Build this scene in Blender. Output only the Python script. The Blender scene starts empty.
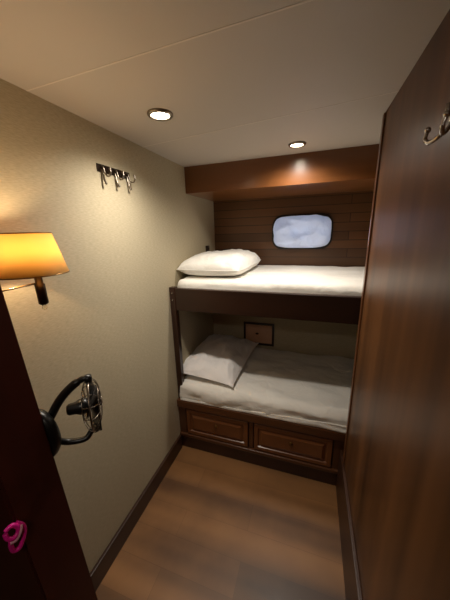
import bpy, bmesh, math, random
from mathutils import Vector, Matrix, noise
random.seed(7)
C = bpy.context.scene.collection
PI = math.pi
H = 1.95; W = 1.074; D = 0.84; DL = 0.72; YV = 0.316; ZV = 1.785; YP = -0.093; XE = 1.95

# ------------------------------------------------------------------ materials
def s2l(c):
    return tuple(((v/255)/12.92 if v/255 <= .04045 else ((v/255+.055)/1.055)**2.4) for v in c)+(1,)
def newmat(name):
    m = bpy.data.materials.new(name); m.use_nodes = True
    nt = m.node_tree; b = nt.nodes['Principled BSDF']
    return m, nt, b
def simple(name, col, rough=.5, metal=0, **kw):
    m, nt, b = newmat(name)
    b.inputs['Base Color'].default_value = s2l(col)
    b.inputs['Roughness'].default_value = rough; b.inputs['Metallic'].default_value = metal
    for k, v in kw.items(): b.inputs[k.replace('_', ' ')].default_value = v
    # faint wear keeps it procedural
    n = nt.nodes.new('ShaderNodeTexNoise'); n.inputs['Scale'].default_value = 40
    mr = nt.nodes.new('ShaderNodeMapRange'); mr.inputs[3].default_value = max(0, rough-.05); mr.inputs[4].default_value = min(1, rough+.05)
    nt.links.new(n.outputs[0], mr.inputs[0]); nt.links.new(mr.outputs[0], b.inputs['Roughness'])
    return m
def wood(name, dark, light, grain='z', rough=.35, spec=.5, coat=0, scale=1.0, rows=None, rowaxis='xy', mortar=None, seam=.003, rowlen=3., bump=.04, contrast=(.3, .7), var=.4):
    """wood with grain along one axis; rows=(height) adds separate boards"""
    m, nt, b = newmat(name); N = nt.nodes; L = nt.links
    geo = N.new('ShaderNodeNewGeometry')
    mp = N.new('ShaderNodeMapping')
    sc = {'x': (1.6, 34, 34), 'y': (34, 1.6, 34), 'z': (34, 34, 1.6)}[grain]
    mp.inputs['Scale'].default_value = [v*scale for v in sc]
    L.new(geo.outputs['Position'], mp.inputs['Vector'])
    n = N.new('ShaderNodeTexNoise'); n.inputs['Scale'].default_value = 1; n.inputs['Detail'].default_value = 6; n.inputs['Roughness'].default_value = .6; n.inputs['Distortion'].default_value = .6
    n2 = N.new('ShaderNodeTexNoise'); n2.inputs['Scale'].default_value = .16; n2.inputs['Detail'].default_value = 2
    L.new(mp.outputs[0], n2.inputs['Vector'])
    r = N.new('ShaderNodeValToRGB'); r.color_ramp.elements[0].position = contrast[0]; r.color_ramp.elements[1].position = contrast[1]
    r.color_ramp.elements[0].color = s2l(dark); r.color_ramp.elements[1].color = s2l(light)
    mx = N.new('ShaderNodeMath'); mx.operation = 'MULTIPLY_ADD'; mx.inputs[1].default_value = .55
    ml = N.new('ShaderNodeMath'); ml.operation = 'MULTIPLY'; ml.inputs[1].default_value = .45
    L.new(n2.outputs[0], ml.inputs[0]); L.new(n.outputs[0], mx.inputs[0]); L.new(ml.outputs[0], mx.inputs[2]); L.new(mx.outputs[0], r.inputs[0])
    col = r.outputs[0]; hgt = n.outputs[0]
    if rows:
        br = N.new('ShaderNodeTexBrick')
        m2 = N.new('ShaderNodeMapping')
        if rowaxis == 'xz': m2.inputs['Rotation'].default_value = (-PI/2, 0, 0)
        L.new(geo.outputs['Position'], m2.inputs['Vector']); L.new(m2.outputs[0], br.inputs['Vector'])
        m2.inputs['Location'].default_value = (.35, .012, 0)
        br.inputs['Scale'].default_value = 1; br.inputs['Row Height'].default_value = rows; br.inputs['Brick Width'].default_value = rowlen
        br.inputs['Mortar Size'].default_value = seam; br.inputs['Mortar Smooth'].default_value = .3
        br.offset = .37; br.inputs['Bias'].default_value = 0
        br.inputs['Color1'].default_value = tuple(1-var for _ in range(3))+(1,); br.inputs['Color2'].default_value = tuple(1+var*.6 for _ in range(3))+(1,)
        br.inputs['Mortar'].default_value = mortar or (.25, .22, .2, 1)
        mm = N.new('ShaderNodeMix'); mm.data_type = 'RGBA'; mm.blend_type = 'MULTIPLY'; mm.inputs[0].default_value = 1
        L.new(col, mm.inputs[6]); L.new(br.outputs['Color'], mm.inputs[7]); col = mm.outputs[2]
    L.new(col, b.inputs['Base Color'])
    b.inputs['Roughness'].default_value = rough
    b.inputs['Specular IOR Level'].default_value = spec
    b.inputs['Coat Weight'].default_value = coat; b.inputs['Coat Roughness'].default_value = .18
    bp = N.new('ShaderNodeBump'); bp.inputs['Strength'].default_value = bump; bp.inputs['Distance'].default_value = .002
    L.new(hgt, bp.inputs['Height']); L.new(bp.outputs[0], b.inputs['Normal'])
    return m
def ribbed(name, c1, c2, rough=.75):
    """woven wall covering: fine horizontal ribs"""
    m, nt, b = newmat(name); N = nt.nodes; L = nt.links
    geo = N.new('ShaderNodeNewGeometry'); mp = N.new('ShaderNodeMapping'); mp.inputs['Scale'].default_value = (55, 55, 420)
    L.new(geo.outputs['Position'], mp.inputs['Vector'])
    n = N.new('ShaderNodeTexNoise'); n.inputs['Scale'].default_value = 1; n.inputs['Detail'].default_value = 3
    L.new(mp.outputs[0], n.inputs['Vector'])
    r = N.new('ShaderNodeValToRGB'); r.color_ramp.elements[0].position = .3; r.color_ramp.elements[1].position = .7
    r.color_ramp.elements[0].color = s2l(c1); r.color_ramp.elements[1].color = s2l(c2)
    L.new(n.outputs[0], r.inputs[0]); L.new(r.outputs[0], b.inputs['Base Color'])
    b.inputs['Roughness'].default_value = rough; b.inputs['Specular IOR Level'].default_value = .25
    bp = N.new('ShaderNodeBump'); bp.inputs['Strength'].default_value = .3; bp.inputs['Distance'].default_value = .0012
    L.new(n.outputs[0], bp.inputs['Height']); L.new(bp.outputs[0], b.inputs['Normal'])
    return m
def cloth(name, col, sc=9, strength=.5, weave=True, trans=0):
    m, nt, b = newmat(name); N = nt.nodes; L = nt.links
    b.inputs['Base Color'].default_value = s2l(col); b.inputs['Roughness'].default_value = .9; b.inputs['Specular IOR Level'].default_value = .15
    b.inputs['Sheen Weight'].default_value = .2
    geo = N.new('ShaderNodeNewGeometry')
    n = N.new('ShaderNodeTexNoise'); n.inputs['Scale'].default_value = sc; n.inputs['Detail'].default_value = 4; n.inputs['Distortion'].default_value = 1.2
    L.new(geo.outputs['Position'], n.inputs['Vector'])
    bp = N.new('ShaderNodeBump'); bp.inputs['Strength'].default_value = strength; bp.inputs['Distance'].default_value = .012
    L.new(n.outputs[0], bp.inputs['Height']); L.new(bp.outputs[0], b.inputs['Normal'])
    if trans:
        t = N.new('ShaderNodeBsdfTranslucent'); t.inputs[0].default_value = s2l(col); L.new(bp.outputs[0], t.inputs['Normal'])
        mix = N.new('ShaderNodeMixShader'); mix.inputs[0].default_value = trans
        L.new(b.outputs[0], mix.inputs[1]); L.new(t.outputs[0], mix.inputs[2]); L.new(mix.outputs[0], N['Material Output'].inputs[0])
    return m
def emis(name, col, st):
    m, nt, b = newmat(name)
    b.inputs['Base Color'].default_value = s2l(col); b.inputs['Emission Color'].default_value = s2l(col); b.inputs['Emission Strength'].default_value = st
    return m

M = {}
M['wall'] = ribbed('woven_wall_covering', (176, 164, 137), (196, 184, 156))
M['ceil'] = simple('ceiling_vinyl', (200, 191, 180), .5)
M['seam'] = simple('ceiling_joint', (222, 212, 200), .45)
M['panel'] = wood('mahogany_panel', (58, 35, 18), (108, 70, 39), 'z', rough=.42, coat=.1, spec=.28, contrast=(.38, .62), scale=2.0)
M['trim'] = wood('edge_trim_wood', (88, 52, 30), (120, 76, 46), 'z', rough=.35, coat=.3)
M['valance'] = wood('mahogany_valance', (96, 56, 26), (146, 92, 48), 'x', rough=.3, coat=.35)
M['planks'] = wood('mahogany_planks', (78, 50, 28), (130, 88, 52), 'x', rough=.42, coat=.1, rows=.066, rowaxis='xz', rowlen=2.3, seam=.003, var=.35)
M['board'] = wood('dark_bunk_board', (34, 19, 12), (58, 34, 21), 'x', rough=.35, coat=.15)
M['post'] = wood('dark_post', (34, 16, 9), (62, 32, 18), 'z', rough=.35, coat=.15)
M['base'] = wood('berth_wood', (60, 33, 17), (102, 62, 34), 'x', rough=.36, coat=.2)
M['drawer'] = wood('drawer_wood', (86, 48, 24), (138, 86, 48), 'x', rough=.34, coat=.25)
M['floor'] = wood('laminate_floor', (76, 49, 28), (158, 112, 68), 'x', rough=.45, coat=.04, contrast=(.42, .58), rows=.135, rowlen=.95, seam=.001, scale=.8, mortar=(.7, .66, .62, 1), var=.2)
M['skirt'] = wood('dark_skirting', (44, 24, 14), (70, 42, 26), 'y', rough=.4)
M['jamb'] = wood('dark_jamb', (52, 18, 12), (80, 30, 20), 'z', rough=.4, coat=.1)
M['sheet'] = cloth('white_sheet', (238, 235, 228), 9, .7)
M['pillow'] = cloth('white_pillowcase', (238, 236, 230), 12, .8)
M['pillow2'] = cloth('grey_white_pillowcase', (240, 236, 234), 13, .7)
M['towel'] = cloth('window_cloth', (222, 224, 232), 13, 1.0, trans=.28)
M['chrome'] = simple('chrome', (205, 200, 195), .16, 1)
M['satin'] = simple('satin_nickel', (150, 140, 128), .3, 1)
M['bronze'] = simple('dark_bronze_metal', (64, 52, 44), .3, .9)
M['black'] = simple('black_plastic', (14, 14, 14), .35)
M['rubber'] = simple('black_rubber', (22, 17, 14), .5)
M['pinkwood'] = wood('pale_hatch_wood', (196, 150, 122), (224, 182, 152), 'x', rough=.5)
M['brass'] = simple('aged_brass', (120, 90, 50), .35, .9)
M['pink'] = simple('hot_pink_silicone', (235, 30, 150), .35)
M['pale'] = simple('pale_pink_plastic', (235, 170, 190), .4)
M['lens'] = emis('downlight_lens', (255, 240, 214), 22)
m, nt, b = newmat('clear_plastic'); b.inputs['Transmission Weight'].default_value = 1; b.inputs['Roughness'].default_value = .05; b.inputs['Base Color'].default_value = (.9, .85, .75, 1); M['clear'] = m
m, nt, b = newmat('porthole_glass'); b.inputs['Transmission Weight'].default_value = 1; b.inputs['Roughness'].default_value = .02; M['glass'] = m
# lamp shade: translucent amber fabric
m, nt, b = newmat('amber_shade'); N = nt.nodes
b.inputs['Base Color'].default_value = s2l((236, 196, 124)); b.inputs['Roughness'].default_value = .8
t = N.new('ShaderNodeBsdfTranslucent'); t.inputs[0].default_value = s2l((206, 178, 124))
mix = N.new('ShaderNodeMixShader'); mix.inputs[0].default_value = .62
nt.links.new(b.outputs[0], mix.inputs[1]); nt.links.new(t.outputs[0], mix.inputs[2]); nt.links.new(mix.outputs[0], N['Material Output'].inputs[0])
M['shade'] = m

# ------------------------------------------------------------------ mesh helpers
def bx(bm, x0, x1, y0, y1, z0, z1, bev=0):
    t = bmesh.new(); bmesh.ops.create_cube(t, size=1)
    for v in t.verts:
        v.co = Vector(((x0+x1)/2+v.co.x*(x1-x0), (y0+y1)/2+v.co.y*(y1-y0), (z0+z1)/2+v.co.z*(z1-z0)))
    if bev: bmesh.ops.bevel(t, geom=list(t.edges), offset=bev, segments=2, affect='EDGES', profile=.6)
    join(bm, t)
def join(bm, t):
    me = bpy.data.meshes.new('t'); t.to_mesh(me); t.free(); bm.from_mesh(me); bpy.data.meshes.remove(me)
def frame(d):
    d = Vector(d).normalized(); a = Vector((0, 0, 1)) if abs(d.z) < .9 else Vector((1, 0, 0))
    u = d.cross(a).normalized(); return d, u, d.cross(u)
def tube(bm, pts, rad, seg=12, closed=False, caps=True):
    pts = [Vector(p) for p in pts]; n = len(pts)
    rs = rad if isinstance(rad, (list, tuple)) else [rad]*n
    rings = []; prev = None
    for i, p in enumerate(pts):
        if closed: d = pts[(i+1) % n]-pts[i-1]
        else: d = pts[min(i+1, n-1)]-pts[max(i-1, 0)]
        d.normalize()
        if prev is None: _, u, w = frame(d)
        else:
            u = (prev-d*prev.dot(d)).normalized(); w = d.cross(u)
        prev = u
        rings.append([bm.verts.new(p+(u*math.cos(2*PI*k/seg)+w*math.sin(2*PI*k/seg))*rs[i]) for k in range(seg)])
    rng = range(n) if closed else range(n-1)
    for i in rng:
        a, b2 = rings[i], rings[(i+1) % n]
        off = 0
        if closed and i == n-1:
            off = min(range(seg), key=lambda o: (a[0].co-b2[o].co).length)
        for k in range(seg):
            f = bm.faces.new((a[k], a[(k+1) % seg], b2[(k+1+off) % seg], b2[(k+off) % seg])); f.smooth = True
    if caps and not closed:
        bm.faces.new(rings[0][::-1]); bm.faces.new(rings[-1])
def lathe(bm, prof, origin, axis=(0, 0, 1), seg=32, sx=1, sy=1):
    """prof: list of (r, h) along axis"""
    d, u, w = frame(axis); o = Vector(origin); rings = []
    for r, h in prof:
        if r < 1e-6: rings.append([bm.verts.new(o+d*h)])
        else: rings.append([bm.verts.new(o+d*h+u*math.cos(2*PI*k/seg)*r*sx+w*math.sin(2*PI*k/seg)*r*sy) for k in range(seg)])
    for a, b2 in zip(rings, rings[1:]):
        for k in range(seg):
            k2 = (k+1) % seg
            if len(a) == 1 and len(b2) == 1: continue
            if len(a) == 1: f = bm.faces.new((a[0], b2[k2], b2[k]))
            elif len(b2) == 1: f = bm.faces.new((a[k], a[k2], b2[0]))
            else: f = bm.faces.new((a[k], a[k2], b2[k2], b2[k]))
            f.smooth = True
def ball(bm, c, r, seg=16):
    t = bmesh.new(); bmesh.ops.create_uvsphere(t, u_segments=seg, v_segments=seg//2, radius=r)
    for v in t.verts: v.co += Vector(c)
    for f in t.faces: f.smooth = True
    join(bm, t)
def spline(pts, n=10):
    P = [Vector(p) for p in pts]; P = [P[0]*2-P[1]]+P+[P[-1]*2-P[-2]]; out = []
    for i in range(1, len(P)-2):
        for k in range(n):
            t = k/n; a, b2, c, d = P[i-1:i+3]
            out.append(.5*((2*b2)+(-a+c)*t+(2*a-5*b2+4*c-d)*t*t+(-a+3*b2-3*c+d)*t**3))
    out.append(P[-2]); return out
WORLD = {}
def obj(name, bm, mat, parent=None, at=None, recalc=True):
    """verts given in world coordinates; moved into the parent's frame (or around `at`)"""
    if recalc: bmesh.ops.recalc_face_normals(bm, faces=list(bm.faces))
    org = Vector(at) if at else (WORLD[parent.name] if parent else Vector((0, 0, 0)))
    for v in bm.verts: v.co -= org
    me = bpy.data.meshes.new(name); bm.to_mesh(me); bm.free()
    me.materials.append(mat); o = bpy.data.objects.new(name, me); C.objects.link(o)
    if parent:
        o.parent = parent; o.location = org-WORLD[parent.name]
    else: o.location = org
    WORLD[o.name] = org.copy()
    return o
def tag(o, label, cat, group=None):
    o['label'] = label; o['category'] = cat
    if group: o['group'] = group
    return o
def thing(name, loc, label, cat, group=None):
    o = bpy.data.objects.new(name, None); C.objects.link(o); o.location = loc; o.empty_display_size = .05
    WORLD[o.name] = Vector(loc); return tag(o, label, cat, group)
def struct(name, bm, mat, **k):
    o = obj(name, bm, mat, **k)
    if not o.parent: o['kind'] = 'structure'
    return o
def B(*boxes, bev=0):
    bm = bmesh.new()
    for b2 in boxes: bx(bm, *b2, bev=bev)
    return bm
def prism(bm, poly, axis, a0, a1):
    """poly 2D outline extruded along axis ('y': poly=(x,z), 'x': poly=(y,z), 'z': poly=(x,y))"""
    f = {'y': lambda p, a: (p[0], a, p[1]), 'x': lambda p, a: (a, p[0], p[1]), 'z': lambda p, a: (p[0], p[1], a)}[axis]
    A = [bm.verts.new(f(p, a0)) for p in poly]; Bv = [bm.verts.new(f(p, a1)) for p in poly]
    bm.faces.new(A); bm.faces.new(Bv[::-1]); n = len(poly)
    for i in range(n): bm.faces.new((A[i], A[(i+1) % n], Bv[(i+1) % n], Bv[i]))

# ------------------------------------------------------------------ room shell
YB = -2.15; XL = -.75
struct('floor', B((XL-.05, XE+.05, YB-.05, D+.1, -.05, 0)), M['floor'])
struct('ceiling', B((XL-.05, XE+.05, YB-.05, D+.1, H, H+.05)), M['ceil'])
struct('wall_left', B((-.05, 0, -1.06, D, 0, H)), M['wall'])
struct('wall_back', B((-.05, XE, DL, D, 0, 1.06)), M['wall'])
# right: cabin partition panel that ends at the bunks
struct('wall_right', B((W, W+.04, YB, YP, 0, H)), M['panel'])
bm = bmesh.new(); bx(bm, W-.007, W, YP-.024, YP+.002, .28, H-.004, bev=.003)
struct('trim_1', bm, M['trim'])
struct('wall_alcove', B((XE, XE+.05, YP, D, 0, H)), M['wall'])
struct('wall_wardrobe', B((W+.04, XE+.05, YP-.05, YP-.01, 0, H)), M['panel'])
struct('wall_entrance', B((XL, W+.04, YB-.05, YB, 0, H)), M['panel'])
struct('wall_passage', B((XL-.05, XL, YB, -1.16, 0, H)), M['panel'])
# partition with slanted jamb edge on the left of the doorway
XJ = lambda z: .358-(z-.587)*.0685
bm = bmesh.new(); prism(bm, [(XL, 0), (XJ(0), 0), (XJ(H), H), (XL, H)], 'y', -1.158, -1.061)
bmesh.ops.bevel(bm, geom=[e for e in bm.edges if abs(e.verts[0].co.z-e.verts[1].co.z) > 1 and e.verts[0].co.x > .1], offset=.004, segments=2, affect='EDGES')
struct('wall_doorway', bm, M['jamb'])
# skirtings
struct('baseboard_left', B((0, .015, -1.06, -.03, 0, .108), bev=.003), M['skirt'])
struct('baseboard_right', B((W-.015, W, YB, -.03, 0, .285), bev=.003), M['skirt'])
# ceiling joints
for i, (x0, y0, x1, y1) in enumerate(((0, -.70, W, -.73), (0, -.135, W, -.265))):
    bm = bmesh.new(); w = .0025
    prism(bm, [(x0, y0-w), (x1, y1-w), (x1, y1+w), (x0, y0+w)], 'z', H-.0006, H+.001)
    struct('trim_%d' % (i+2), bm, M['seam'])
# overhead soffit above the upper bunk
struct('trim_4', B((0, XE, YV, D, ZV, H)), M['valance'])

# upper back wall of planks with a porthole opening
WX, WZ, WW, WH, WR = .750, 1.509, .218, .121, .075
def rrect(cx, cz, hw, hh, r, n=8):
    out = []
    for (sx, sz, a0) in ((1, 1, 0), (-1, 1, 90), (-1, -1, 180), (1, -1, 270)):
        for k in range(n+1):
            a = math.radians(a0+90*k/n); out.append((cx+sx*(hw-r)+r*math.cos(a), cz+sz*(hh-r)+r*math.sin(a)))
    return out
def holed(bm, outer, inner, y0, y1):
    # outer rect walked with the same number of points as inner
    def ring(pts, y): return [bm.verts.new((x, y, z)) for x, z in pts]
    o0, i0, o1, i1 = ring(outer, y0), ring(inner, y0), ring(outer, y1), ring(inner, y1); n = len(outer)
    for k in range(n):
        j = (k+1) % n
        bm.faces.new((o0[k], o0[j], i0[j], i0[k])); bm.faces.new((o1[j], o1[k], i1[k], i1[j]))
        bm.faces.new((i0[k], i0[j], i1[j], i1[k])); bm.faces.new((o0[j], o0[k], o1[k], o1[j]))
inner = rrect(WX, WZ, WW, WH, WR)
def outer_pts(x0, x1, z0, z1, n=9):
    out = []; c = [(x1, z1), (x0, z1), (x0, z0), (x1, z0)]; mids = [((x1, (z0+z1)/2), ((x0+x1)/2, z1)), (((x0+x1)/2, z1), (x0, (z0+z1)/2)), ((x0, (z0+z1)/2), ((x0+x1)/2, z0)), (((x0+x1)/2, z0), (x1, (z0+z1)/2))]
    h = (n-1)//2
    for q in range(4):
        a, b2 = mids[q]; k = c[q]
        for i in range(n):
            if i <= h: t = .12+.88*i/h; out.append((a[0]+(k[0]-a[0])*t, a[1]+(k[1]-a[1])*t))
            else: t = .88*(i-h)/h; out.append((k[0]+(b2[0]-k[0])*t, k[1]+(b2[1]-k[1])*t))
    return out
bm = bmesh.new(); holed(bm, outer_pts(-.05, XE, 1.06, H), inner, D, D+.07)
struct('wall_planked', bm, M['planks'])
# porthole: frame, pane
bm = bmesh.new(); holed(bm, rrect(WX, WZ, WW+.016, WH+.016, WR+.012), rrect(WX, WZ, WW-.004, WH-.004, WR), D-.012, D+.002)
win = struct('window_1', bm, M['rubber'])
bm = bmesh.new(); prism(bm, rrect(WX, WZ, WW+.004, WH+.004, WR), 'y', D+.072, D+.078)
struct('pane', bm, M['glass'], parent=win)

# white cloth bunched into the porthole
bm = bmesh.new(); nu, nv = 64, 40; g = []
def fold(x, z):
    a = 0
    for (fx, fz, ph, am) in ((9, 13, .3, .014), (-12, 20, 1.9, .012), (26, 9, 4, .006), (6, -24, 2.2, .010)):
        a += am*(1-abs(math.sin(fx*x+fz*z+ph+1.5*noise.noise(Vector((x*8, z*8, 3))))))*2
    return a
for j in range(nv+1):
    row = []
    for i in range(nu+1):
        u = -1+2*i/nu; v = -1+2*j/nv
        x = u*math.sqrt(1-.25*v**4); z = v*math.sqrt(1-.29*u**4)
        e = max(abs(u), abs(v)); k = (1-e**6)
        X = WX+x*(WW+.005+.006*noise.noise(Vector((u*2, v*2, 1)))); Z = WZ+z*(WH+.005)+.01*u*(v > 0)*noise.noise(Vector((u*3, 0, 9)))
        Y = D-.0132-max(0, k)**.5*.030-k*fold(X, Z)
        row.append(bm.verts.new((X, Y, Z)))
    g.append(row)
for j in range(nv):
    for i in range(nu):
        f = bm.faces.new((g[j][i], g[j][i+1], g[j+1][i+1], g[j+1][i])); f.smooth = True
o = tag(obj('window_cloth', bm, M['towel'], at=(WX, D, WZ-WH)), 'crumpled bluish white cloth stuffed into the porthole above upper bunk', 'cloth')

# ------------------------------------------------------------------ upper bunk
ub = thing('upper_bunk', (0, 0, 1.05), 'dark brown wooden upper bunk shelf with front board and corner post', 'bunk bed')
obj('front_board', B((.0, XE, -.002, .03, 1.049, 1.194), bev=.004), M['board'], ub)
obj('bed_platform', B((.0, XE, .03, DL, 1.06, 1.1)), M['board'], ub)
obj('back_rail', B((0, XE, DL, D, 1.06, 1.13)), M['board'], ub)
obj('post', B((.002, .04, -.006, .03, .402, 1.2), bev=.003), M['post'], ub)
for z in (1.163, 1.118):
    bm = bmesh.new(); lathe(bm, [(0, .004), (.0045, .003), (.006, 0), (0, -.002)], (.022, -.007, z), (0, -1, 0), 12)
    sc_ = obj('screw', bm, M['chrome'], ub); sc_['label'] = 'pale round screw head'

def mattress(name, x0, x1, y0, y1, z0, z1, r, label, parent=None, mat='sheet', seed=0, wr=.003, sag=0):
    bm = bmesh.new(); n = 60; ny = 34
    prof = []   # (y, z) going from front bottom over the top to back bottom
    K = 8
    prof.append((y0+r*.3, z0)); 
    for k in range(4): prof.append((y0, z0+r*.2+(z1-r-z0-r*.2)*k/4))
    for k in range(K+1): a = PI-(PI/2)*k/K; prof.append((y0+r+r*math.cos(a), z1-r+r*math.sin(a)))
    for k in range(1, ny): prof.append((y0+r+(y1-y0-2*r)*k/ny, z1))
    for k in range(K+1): a = PI/2-(PI/2)*k/K; prof.append((y1-r+r*math.cos(a), z1-r+r*math.sin(a)))
    prof.append((y1, z0+.004)); prof.append((y1-.01, z0))
    cy, cz = (y0+y1)/2, (z0+z1)/2; rows = []
    xs = [0, .004, .012, .025, .045]+[.045+(x1-x0-.09)*k/n for k in range(1, n)]+[x1-x0-.045, x1-x0-.025, x1-x0-.012, x1-x0-.004, x1-x0]
    for dx in xs:
        d = min(dx, x1-x0-dx); s = 1 if d >= .045 else math.sqrt(max(0, 1-((.045-d)/.045)**2)); row = []
        for (y, z) in prof:
            ins = (1-s)*.04
            yy = y+(ins if y < cy-.1 else (-ins if y > cy+.1 else 0)); zz = z-(ins if z > cz else 0)
            p = Vector((x0+dx, yy, zz))
            q = noise.noise(Vector((p.x*5+seed, p.y*9, p.z*14)))*wr*1.6+noise.noise(Vector((p.x*16+seed, p.y*22+p.x*6, p.z*40)))*wr*.8
            if z > z0+.01: p.z += q+sag*(y-y0)/(y1-y0); 
            if y < y0+r and z > z0+.01: p.y += q
            row.append(bm.verts.new(p))
        rows.append(row)
    m_ = len(prof)
    for a, b2 in zip(rows, rows[1:]):
        for k in range(m_):
            f = bm.faces.new((a[k], a[(k+1) % m_], b2[(k+1) % m_], b2[k])); f.smooth = True
    bm.faces.new(rows[0]); bm.faces.new(rows[-1][::-1])
    return tag(obj(name, bm, M[mat], parent, at=(x0, y0, z0)), label, 'mattress')
um = mattress('mattress', .022, XE-.01, .033, D-.008, 1.1315, 1.243, .04, 'mattress under smooth white sheet on the upper bunk', seed=3, wr=.005)

def pillow(name, c, sx, sy, T, rot, mat, label, seed=0, flat=.35, wr=.006, ex=3, pw=.5, pin=.10):
    bm = bmesh.new(); n = 44
    def h(u, v): return (max(0, 1-abs(u)**ex)**pw)*(max(0, 1-abs(v)**ex)**pw)
    lay = []
    for side in (1, -1):
        G = []
        for j in range(n+1):
            row = []
            for i in range(n+1):
                u = math.sin((-1+2*i/n)*PI/2); v = math.sin((-1+2*j/n)*PI/2)
                x = u*sx/2*(1-pin*v**4+.03*v**12-.03*(1-v*v)*u*u); y = v*sy/2*(1-pin*u**4+.03*u**12-.03*(1-u*u)*v*v)
                e = h(u, v); z = side*e*T*(1-flat if side < 0 else .5+flat)*1.0
                if side < 0: z = -e*T*(.5-flat*.5)
                if e > 0:
                    q = noise.noise(Vector((u*2.2+seed, v*2.2, side)))*wr*2+noise.noise(Vector((u*6+seed, v*4+u*3, side*2)))*wr
                    # creases radiating from the corners
                    for cu, cv in ((1, 1), (1, -1), (-1, 1), (-1, -1)):
                        du, dv = u-cu, v-cv; R_ = math.hypot(du, dv)
                        q += wr*.9*math.exp(-R_*2.2)*math.sin(math.atan2(dv, du)*14+seed)*min(1, R_*4)
                    z += q*side*min(1, e*3)*(1 if side > 0 else .2)
                row.append((x, y, z))
            G.append(row)
        lay.append(G)
    R_ = Matrix.Rotation(rot[2], 3, 'Z') @ Matrix.Rotation(rot[1], 3, 'Y') @ Matrix.Rotation(rot[0], 3, 'X')
    V = {}
    def vert(s, i, j):
        edge = i in (0, n) or j in (0, n); key = (0 if edge else s, i, j)
        if key not in V:
            x, y, z = lay[s][j][i]
            V[key] = bm.verts.new(R_ @ Vector((x, y, 0 if edge else z))+Vector(c))
        return V[key]
    for s in (0, 1):
        for j in range(n):
            for i in range(n):
                q = [vert(s, i, j), vert(s, i+1, j), vert(s, i+1, j+1), vert(s, i, j+1)]
                try: f = bm.faces.new(q if s == 0 else q[::-1]); f.smooth = True
                except ValueError: pass
    o = obj(name, bm, M[mat], at=(c[0], c[1], c[2]-.03)); tag(o, label, 'pillow')
    # sewn edge
    bm = bmesh.new(); pts = []
    for k in range(n): pts.append(lay[0][0][k])
    for k in range(n): pts.append(lay[0][k][n])
    for k in range(n, 0, -1): pts.append(lay[0][n][k])
    for k in range(n, 0, -1): pts.append(lay[0][k][0])
    tube(bm, [R_ @ Vector((p[0], p[1], 0))+Vector(c) for p in pts][::2], .003, 6, closed=True)
    obj('seam', bm, M[mat], o)
    return o
pillow('pillow', (.228, .40, 1.298), .45, .66, .14, (0, math.radians(0), math.radians(-2)), 'pillow', 'plump bright white pillow lying on the upper bunk mattress', seed=1, wr=.009, flat=.15, ex=3.4, pw=.46)

# ------------------------------------------------------------------ lower berth
lb = thing('lower_berth', (0, 0, 0), 'reddish brown built-in lower berth base with two drawers', 'bunk bed')
obj('carcass', B((0, XE, .012, DL, 0, .385)), M['base'], lb)
bm = bmesh.new()
bx(bm, 0, XE, -.032, .03, .345, .4, bev=.005)          # top rail
bx(bm, 0, .055, -.015, .02, .12, .345); bx(bm, .515, .541, -.015, .02, .12, .345); bx(bm, 1.027, XE, -.015, .02, .12, .345)
obj('face_frame', bm, M['base'], lb)
bm = bmesh.new(); bx(bm, 0, XE, -.03, .015, .1, .124, bev=.006)
obj('ledge_moulding', bm, M['base'], lb)
bm = bmesh.new(); bx(bm, 0, XE, -.018, .012, 0, .1)
obj('plinth', bm, M['post'], lb)
def drawer(x0, x1, z0, z1):
    bm = bmesh.new()
    y = -.018
    def rect(a, yy): return [(x0+a, yy, z0+a), (x1-a, yy, z0+a), (x1-a, yy, z1-a), (x0+a, yy, z1-a)]
    rings = [rect(0, .012), rect(0, y), rect(.003, y-.004), rect(.026, y-.004), rect(.030, y+.004), rect(.036, y+.004), rect(.056, y-.006), rect(.058, y-.006)]
    vs = [[bm.verts.new(p) for p in r] for r in rings]
    for a, b2 in zip(vs, vs[1:]):
        for k in range(4): bm.faces.new((a[k], a[(k+1) % 4], b2[(k+1) % 4], b2[k]))
    bm.faces.new(vs[-1]); bm.faces.new(vs[0][::-1])
    dr = obj('drawer', bm, M['drawer'], lb)
    cx, cz = (x0+x1)/2, (z0+z1)/2+.012
    bm = bmesh.new(); lathe(bm, [(0, .006), (.006, .006), (.011, .003), (.012, 0), (0, 0)], (cx, y-.006, cz), (0, -1, 0), 20)
    tube(bm, [(cx+.0075*math.cos(a), y-.0125-.001*math.sin(a), cz-.005+.009*math.sin(a)) for a in [2*PI*k/16 for k in range(16)]], .0014, 6, closed=True)
    k = obj('ring_pull', bm, M['brass'], dr); k['label'] = 'small brass ring pull'
drawer(.062, .508, .131, .33); drawer(.548, 1.02, .131, .33)
lm = mattress('mattress', .003, XE-.01, -.022, DL-.006, .4015, .522, .045, 'thick mattress in a creased white sheet on the lower berth', seed=11, wr=.009)
# loose sheet hem bunched along the front edge
bm = bmesh.new(); rows = []
for k in range(121):
    t = k/120; x = .03+1.1*t; row = []
    amp = .3+.7*max(0, (t-.35))/.65
    for j in range(7):
        s = j/6
        z = .405+.05*amp*(1-s)+.003*noise.noise(Vector((x*9, s, 2)))
        y = -.0255-.003*amp*s-.004*amp*(1+math.sin(z*170+4*noise.noise(Vector((x*5, 0, 0)))))*.6
        row.append(bm.verts.new((x, y, z)))
    rows.append(row)
for a, b2 in zip(rows, rows[1:]):
    for j in range(6): f = bm.faces.new((a[j], b2[j], b2[j+1], a[j+1])); f.smooth = True
hm = obj('sheet_hem', bm, M['sheet'], lm)
hm.modifiers.new('t', 'SOLIDIFY').thickness = .003

pillow('pillow', (.190, .355, .574), .45, .66, .125, (math.radians(1), math.radians(3), math.radians(-3)), 'pillow2', 'greyish white pillow slumped on the lower berth mattress', seed=5, wr=.010, ex=2.2, pw=.62, pin=.0)

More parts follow.
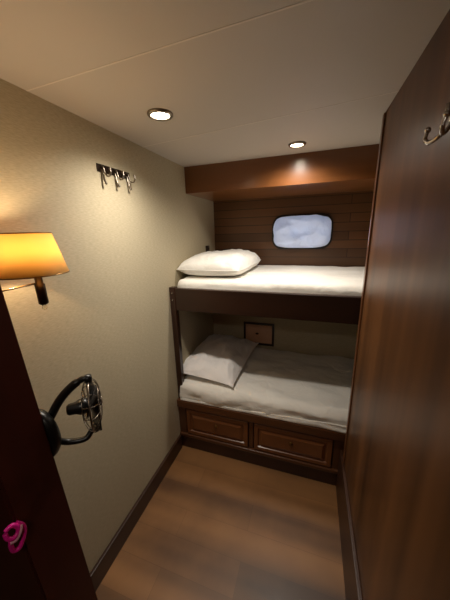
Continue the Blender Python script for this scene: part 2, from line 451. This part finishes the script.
# access hatch on the lower back wall
hx0, hx1, hz0, hz1 = .297, .568, .537, .746
hf = thing('wall_hatch', ((hx0+hx1)/2, DL, hz0), 'small rectangular wooden hatch in dark frame above lower mattress', 'hatch')
t_ = .018
obj('hatch_frame', B((hx0, hx1, DL-.014, DL, hz1-t_, hz1), (hx0, hx1, DL-.014, DL, hz0, hz0+t_), (hx0, hx0+t_, DL-.014, DL, hz0+t_, hz1-t_), (hx1-t_, hx1, DL-.014, DL, hz0+t_, hz1-t_), bev=.002), M['board'], hf)
obj('hatch_panel', B((hx0+t_, hx1-t_, DL-.005, DL, hz0+t_, hz1-t_)), M['pinkwood'], hf)
bm = bmesh.new(); lathe(bm, [(0, .008), (.006, .007), (.009, .003), (.01, 0), (0, 0)], ((hx0+hx1)/2-.015, DL-.005, (hz0+hz1)/2), (0, -1, 0), 18, sx=1.5)
obj('latch_knob', bm, M['bronze'], hf)

# small dark bracket in the corner above the upper pillow
br = thing('wall_bracket', (0, .63, 1.35), 'small dark brown block fixed to left wall above the upper pillow', 'bracket')
obj('bracket_block', B((0, .022, .615, .65, 1.35, 1.42), bev=.003), M['board'], br)
bm = bmesh.new(); ball(bm, (.023, .6325, 1.395), .005, 10); obj('screw', bm, M['bronze'], br)

# ------------------------------------------------------------------ downlights
def downlight(x, y, r, label):
    t = thing('ceiling_downlight', (x, y, H), label, 'ceiling light', 'recessed ceiling downlights')
    bm = bmesh.new()
    lathe(bm, [(r, 0), (r, -.004), (r*.93, -.008), (r*.76, -.009), (r*.72, -.006), (r*.70, -.001), (r, -.0005)], (x, y, H), (0, 0, 1), 40)
    obj('trim_ring', bm, M['satin'], t)
    bm = bmesh.new(); lathe(bm, [(0, -.0065), (r*.4, -.006), (r*.715, -.003), (r*.715, -.001), (0, -.001)], (x, y, H), (0, 0, 1), 32)
    l = obj('lens', bm, M['lens'], t); l['label'] = 'glowing white lens'
def lamp(kind, name, loc, energy, col, size=.03, rot=None, **kw):
    d = bpy.data.lights.new(name, kind); d.energy = energy; d.color = col
    if kind == 'AREA': d.size = size
    else: d.shadow_soft_size = size
    for k, v in kw.items(): setattr(d, k, v)
    o = bpy.data.objects.new(name, d); C.objects.link(o); o.location = loc
    if rot: o.rotation_euler = rot
    return o
downlight(.281, -.417, .047, 'round recessed downlight near the left wall hook rack, larger of the two')
downlight(.735, .14, .044, 'round recessed downlight just in front of the wooden soffit')
WARM = (1, .915, .80)
lamp('SPOT', 'downlight_beam', (.281, -.417, H-.015), 17, WARM, .03, spot_size=math.radians(150), spot_blend=1)
downlight(.72, -1.8, .045, 'added fill downlight, unseen, in the passage ceiling behind the doorway')  # unseen fitting, added to carry the fill light
lamp('SPOT', 'downlight_beam', (.72, -1.8, H-.015), 4, WARM, .03, spot_size=math.radians(178), spot_blend=.5)  # added fill from behind the camera for door jamb and lower bunk
lamp('SPOT', 'downlight_beam', (.735, .14, H-.015), 15, WARM, .03, spot_size=math.radians(160), spot_blend=1)

# ------------------------------------------------------------------ wall lamp
lx, ly, lz = .125, -.882, 1.43
wl = thing('wall_lamp', (0, -1.0, 1.36), 'lit wall lamp with amber tapered fabric shade on chrome swing arm', 'lamp')
bm = bmesh.new()
zb_, zt_ = 1.43, 1.537; rb, rt = .083, .058
lathe(bm, [(rb, zb_-lz), (rt, zt_-lz), (rt-.0015, zt_-lz), (rb-.0015, zb_-lz), (rb, zb_-lz)], (lx, ly, lz), (0, 0, 1), 56)
sh = obj('lamp_shade', bm, M['shade'], wl)
for r, z in ((rb, zb_), (rt, zt_)):
    bm = bmesh.new(); tube(bm, [(lx+r*math.cos(2*PI*k/48), ly+r*math.sin(2*PI*k/48), z) for k in range(48)], .0016, 6, closed=True)
    obj('shade_piping', bm, M['brass'], sh)
bm = bmesh.new()
for k in range(3):
    a = 2*PI*k/3+.4; tube(bm, [(lx, ly, zb_+.012), (lx+(rb-.004)*math.cos(a), ly+(rb-.004)*math.sin(a), zb_+.004)], .0012, 6)
obj('shade_spider', bm, M['chrome'], sh)
bm = bmesh.new(); lathe(bm, [(0, -.088), (.009, -.088), (.0125, -.084), (.0125, -.03), (.0095, -.028), (.0095, -.012), (.007, -.008), (.007, .03), (0, .03)], (lx, ly+.009, lz), (0, 0, 1), 24)
obj('lamp_stem', bm, M['bronze'], wl)
bm = bmesh.new(); lathe(bm, [(0, -.104), (.005, -.102), (.007, -.097), (.005, -.091), (.003, -.087), (0, -.087)], (lx, ly+.009, lz), (0, 0, 1), 16)
obj('pull_knob', bm, M['clear'], wl)
bm = bmesh.new(); tube(bm, [(lx, ly+.009, 1.404), (.11, -.96, 1.399), (.09, -1.02, 1.398)], .0028, 8); tube(bm, [(.09, -1.02, 1.398), (.0, -1.02, 1.398)], .0035, 8)
ball(bm, (.09, -1.02, 1.398), .006)
obj('swing_arm', bm, M['chrome'], wl)
bm = bmesh.new(); lathe(bm, [(0, .012), (.02, .012), (.026, .007), (.028, 0), (0, 0)], (0, -1.02, 1.398), (1, 0, 0), 28)
obj('wall_plate', bm, M['bronze'], wl)
bm = bmesh.new(); ball(bm, (lx, ly, lz+.045), .014); obj('bulb', bm, emis('bulb_glow', (255, 200, 120), 8), wl)
lamp('POINT', 'wall_lamp_bulb', (lx, ly, lz+.066), 1.6, (1, .74, .45), .016)

# ------------------------------------------------------------------ hook rack on the left wall
hr = thing('hook_rack', (0, -.36, 1.79), 'dark metal coat rack with three double hooks high on left wall', 'coat rack')
obj('back_plate', B((0, .004, -.465, -.268, 1.776, 1.806), bev=.0012), M['bronze'], hr)
for k in range(3):
    y = -.443+k*.076; bm = bmesh.new()
    tube(bm, spline([(.004, y, 1.799), (.014, y, 1.792), (.018, y+.002, 1.772), (.026, y+.003, 1.760), (.038, y+.003, 1.760), (.046, y+.003, 1.771), (.045, y+.003, 1.783)], 5), .0034, 8)
    ball(bm, (.045, y+.003, 1.785), .0056, 10)
    tube(bm, spline([(.004, y, 1.786), (.009, y, 1.765), (.012, y, 1.748), (.018, y, 1.735)], 5), [.0042]*15+[.0052], 8)
    ball(bm, (.018, y, 1.734), .0062, 10)
    obj('hook', bm, M['satin'], hr)

# ------------------------------------------------------------------ chrome robe hook on the right panel
hy, hz = -.711, 1.721
rh = thing('robe_hook', (W, hy, hz), 'polished chrome double robe hook high on right wood panel', 'hook')
bm = bmesh.new(); lathe(bm, [(0, .006), (.008, .006), (.0105, .004), (.0115, 0), (0, 0)], (W, hy, hz), (-1, 0, 0), 28, sx=1, sy=2.1)
lathe(bm, [(0, 0), (.0045, .0), (.0045, -.02), (0, -.02)], (W-.012, hy, hz+.024), (0, 0, 1), 12)
obj('hook_base', bm, M['chrome'], rh)
for dy in (.036, -.036):
    bm = bmesh.new()
    tube(bm, spline([(W-.003, hy, hz-.010), (W-.014, hy+dy*.3, hz-.026), (W-.024, hy+dy*.75, hz-.032), (W-.029, hy+dy*1.05, hz-.024), (W-.027, hy+dy*1.12, hz-.010)], 8), [.0042]*26+[.0034]*7, 12)
    ball(bm, (W-.0265, hy+dy*1.13, hz-.006), .0062); obj('prong', bm, M['chrome'], rh)

# ------------------------------------------------------------------ cabin fan on the far face of the doorway partition
fy = -1.061
pc = Vector((.287, fy, 1.10))
fan = thing('cabin_fan', pc, 'small black caged cabin fan on curved bracket fixed beside doorway', 'fan')
bm = bmesh.new(); lathe(bm, [(0, .026), (.03, .026), (.042, .021), (.046, .012), (.047, 0), (0, 0)], pc, (0, 1, 0), 36, sx=1, sy=1.35)
obj('mounting_plate', bm, M['black'], fan)
fc = Vector((.356, -.972, 1.135)); ax = Vector((.72, .69, -.02)).normalized()
side = ax.cross(Vector((0, 0, 1))).normalized(); up = side.cross(ax).normalized()
Rf = .062
top = fc+up*(Rf+.006); bot = fc-up*(Rf+.006)
bm = bmesh.new(); s0 = pc+Vector((.01, .026, .03))
tube(bm, spline([s0, s0*.66+top*.34+Vector((-.006, 0, .012)), s0*.33+top*.67+Vector((-.006, 0, .014)), top-ax*.008+up*.003, top+ax*.006], 8), [.0095]*20+[.0075]*13, 12)
obj('bracket_arm', bm, M['black'], fan)
bm = bmesh.new(); s1 = pc+Vector((.01, .026, -.03))
tube(bm, spline([s1, s1*.7+bot*.3+Vector((0, 0, -.016)), s1*.35+bot*.65+Vector((.006, 0, -.018)), bot-ax*.010-up*.006, bot+ax*.004], 8), .007, 12)
obj('bracket_arm', bm, M['black'], fan)
for q in (top, bot):
    bm = bmesh.new(); lathe(bm, [(0, -.008), (.008, -.008), (.009, 0), (.008, .008), (0, .008)], q, up, 18)
    obj('pivot_knob', bm, M['black'], fan)
def circ(c, r, n=48): return [c+(side*math.cos(2*PI*k/n)+up*math.sin(2*PI*k/n))*r for k in range(n)]
bm = bmesh.new()
tube(bm, circ(fc, Rf), .0022, 8, closed=True)
for s in (1, -1):
    tube(bm, circ(fc+ax*s*.017, Rf*.62, 36), .0013, 6, closed=True); tube(bm, circ(fc+ax*s*.021, Rf*.22, 24), .0016, 6, closed=True)
    for k in range(14):
        a = 2*PI*k/14; d = side*math.cos(a)+up*math.sin(a)
        tube(bm, spline([fc+d*Rf, fc+d*Rf*.9+ax*s*.010, fc+d*Rf*.6+ax*s*.0175, fc+d*Rf*.2+ax*s*.021], 4), .0008, 6)
obj('wire_guard', bm, M['satin'], fan)
bm = bmesh.new(); lathe(bm, [(0, -.052), (.010, -.052), (.013, -.048), (.014, -.034), (.018, -.026), (.018, -.012), (.012, -.004), (0, -.004)], fc, ax, 28)
obj('motor', bm, M['black'], fan)
bm = bmesh.new(); lathe(bm, [(0, .02), (.008, .018), (.013, .01), (.013, -.003), (0, -.003)], fc, ax, 24)
hub = obj('blade_hub', bm, M['black'], fan)
for k in range(3):
    bm = bmesh.new(); nA, nB = 8, 8; G = []
    for i in range(nA+1):
        row = []; r = .010+.054*i/nA; wv = .25+.35*math.sin(PI*min(1, (i/nA)*.75+.12))
        for j in range(nB+1):
            tj = (j/nB-.5)*2; a = 2*PI*k/3+.5+tj*wv*1.25+.25*i/nA
            row.append(bm.verts.new(fc+(side*math.cos(a)+up*math.sin(a))*r+ax*(tj*.011+.004)))
        G.append(row)
    for i in range(nA):
        for j in range(nB): f = bm.faces.new((G[i][j], G[i+1][j], G[i+1][j+1], G[i][j+1])); f.smooth = True
    o = obj('fan_blade', bm, M['black'], fan); o.modifiers.new('t', 'SOLIDIFY').thickness = .0015

# ------------------------------------------------------------------ pink coiled strap hanging at the jamb corner
cx, cy, cz = .332, -1.168, .974
pk = thing('coiled_strap', (cx, cy, .89), 'hot pink coiled strap hanging on dark door jamb, bottom left', 'strap')
bm = bmesh.new()
tube(bm, spline([(cx-.002*.6, cy-.012*.6, cz+.05*.6), (cx+.004*.6, cy+.004*.6, cz+.055*.6), (cx+.01*.6, cy+.014*.6, cz+.04*.6), (cx+.013*.6, cy+.010*.6, cz+.024*.6), (cx+.012*.6, cy-.004*.6, cz+.018*.6), (cx+.004*.6, cy-.014*.6, cz+.028*.6), (cx-.001*.6, cy-.014*.6, cz+.045*.6)], 7), .0042, 10)
obj('upper_loop', bm, M['pink'], pk)
bm = bmesh.new()
tube(bm, spline([(cx+.010*.6, cy-.014*.6, cz+.010*.6), (cx+.016*.6, cy+.0*.6, cz+.008*.6), (cx+.018*.6, cy+.014*.6, cz+.024*.6), (cx+.012*.6, cy+.022*.6, cz+.038*.6)], 7), .003, 8)
o = obj('pale_band', bm, M['pale'], pk); o['label'] = 'pale pink thin band'
bm = bmesh.new()
tube(bm, spline([(cx+.004*.6, cy+.016*.6, cz+.050*.6), (cx+.010*.6, cy+.026*.6, cz+.030*.6), (cx+.012*.6, cy+.027*.6, cz+.006*.6), (cx+.012*.6, cy+.016*.6, cz-.018*.6), (cx+.010*.6, cy+.002*.6, cz-.036*.6), (cx+.004*.6, cy-.010*.6, cz-.030*.6), (cx+.004*.6, cy-.012*.6, cz-.006*.6), (cx+.008*.6, cy-.010*.6, cz+.014*.6)], 7), .004, 10)
obj('lower_loop', bm, M['pink'], pk)
bm = bmesh.new(); tube(bm, [(cx, -1.157, cz+.028), (cx, cy+.002, cz+.028), (cx, cy, cz+.036)], .002, 8)
obj('hanging_pin', bm, M['bronze'], pk)

# ------------------------------------------------------------------ world (daylight behind the porthole only)
w = bpy.data.worlds.new('world'); bpy.context.scene.world = w; w.use_nodes = True
w.node_tree.nodes['Background'].inputs[0].default_value = (.62, .76, 1, 1); w.node_tree.nodes['Background'].inputs[1].default_value = 4.0

# ------------------------------------------------------------------ camera
cxm, cym, czm, yaw, pi_, ro, f = 0.836272234, -1.36375986, 1.52608441, .330108485, -.262821976, -.0286527397, 253.139582
fw = Vector((-math.sin(yaw)*math.cos(pi_), math.cos(yaw)*math.cos(pi_), math.sin(pi_)))
r = Vector((math.cos(yaw), math.sin(yaw), 0)); u = r.cross(fw)
r2 = r*math.cos(ro)+u*math.sin(ro); u2 = u*math.cos(ro)-r*math.sin(ro)
cd = bpy.data.cameras.new('camera'); cam = bpy.data.objects.new('camera', cd); C.objects.link(cam)
cam.matrix_world = Matrix(((r2.x, u2.x, -fw.x, cxm), (r2.y, u2.y, -fw.y, cym), (r2.z, u2.z, -fw.z, czm), (0, 0, 0, 1)))
cd.sensor_fit = 'VERTICAL'; cd.sensor_height = 36; cd.lens = f/600*36; cd.clip_start = .01
sc = bpy.context.scene; sc.camera = cam
sc.view_settings.view_transform = 'Standard'; sc.view_settings.look = 'None'; sc.view_settings.gamma = 1; sc.view_settings.exposure = 0.88
sc.cycles.max_bounces = 10; sc.cycles.diffuse_bounces = 6; sc.cycles.use_denoising = True
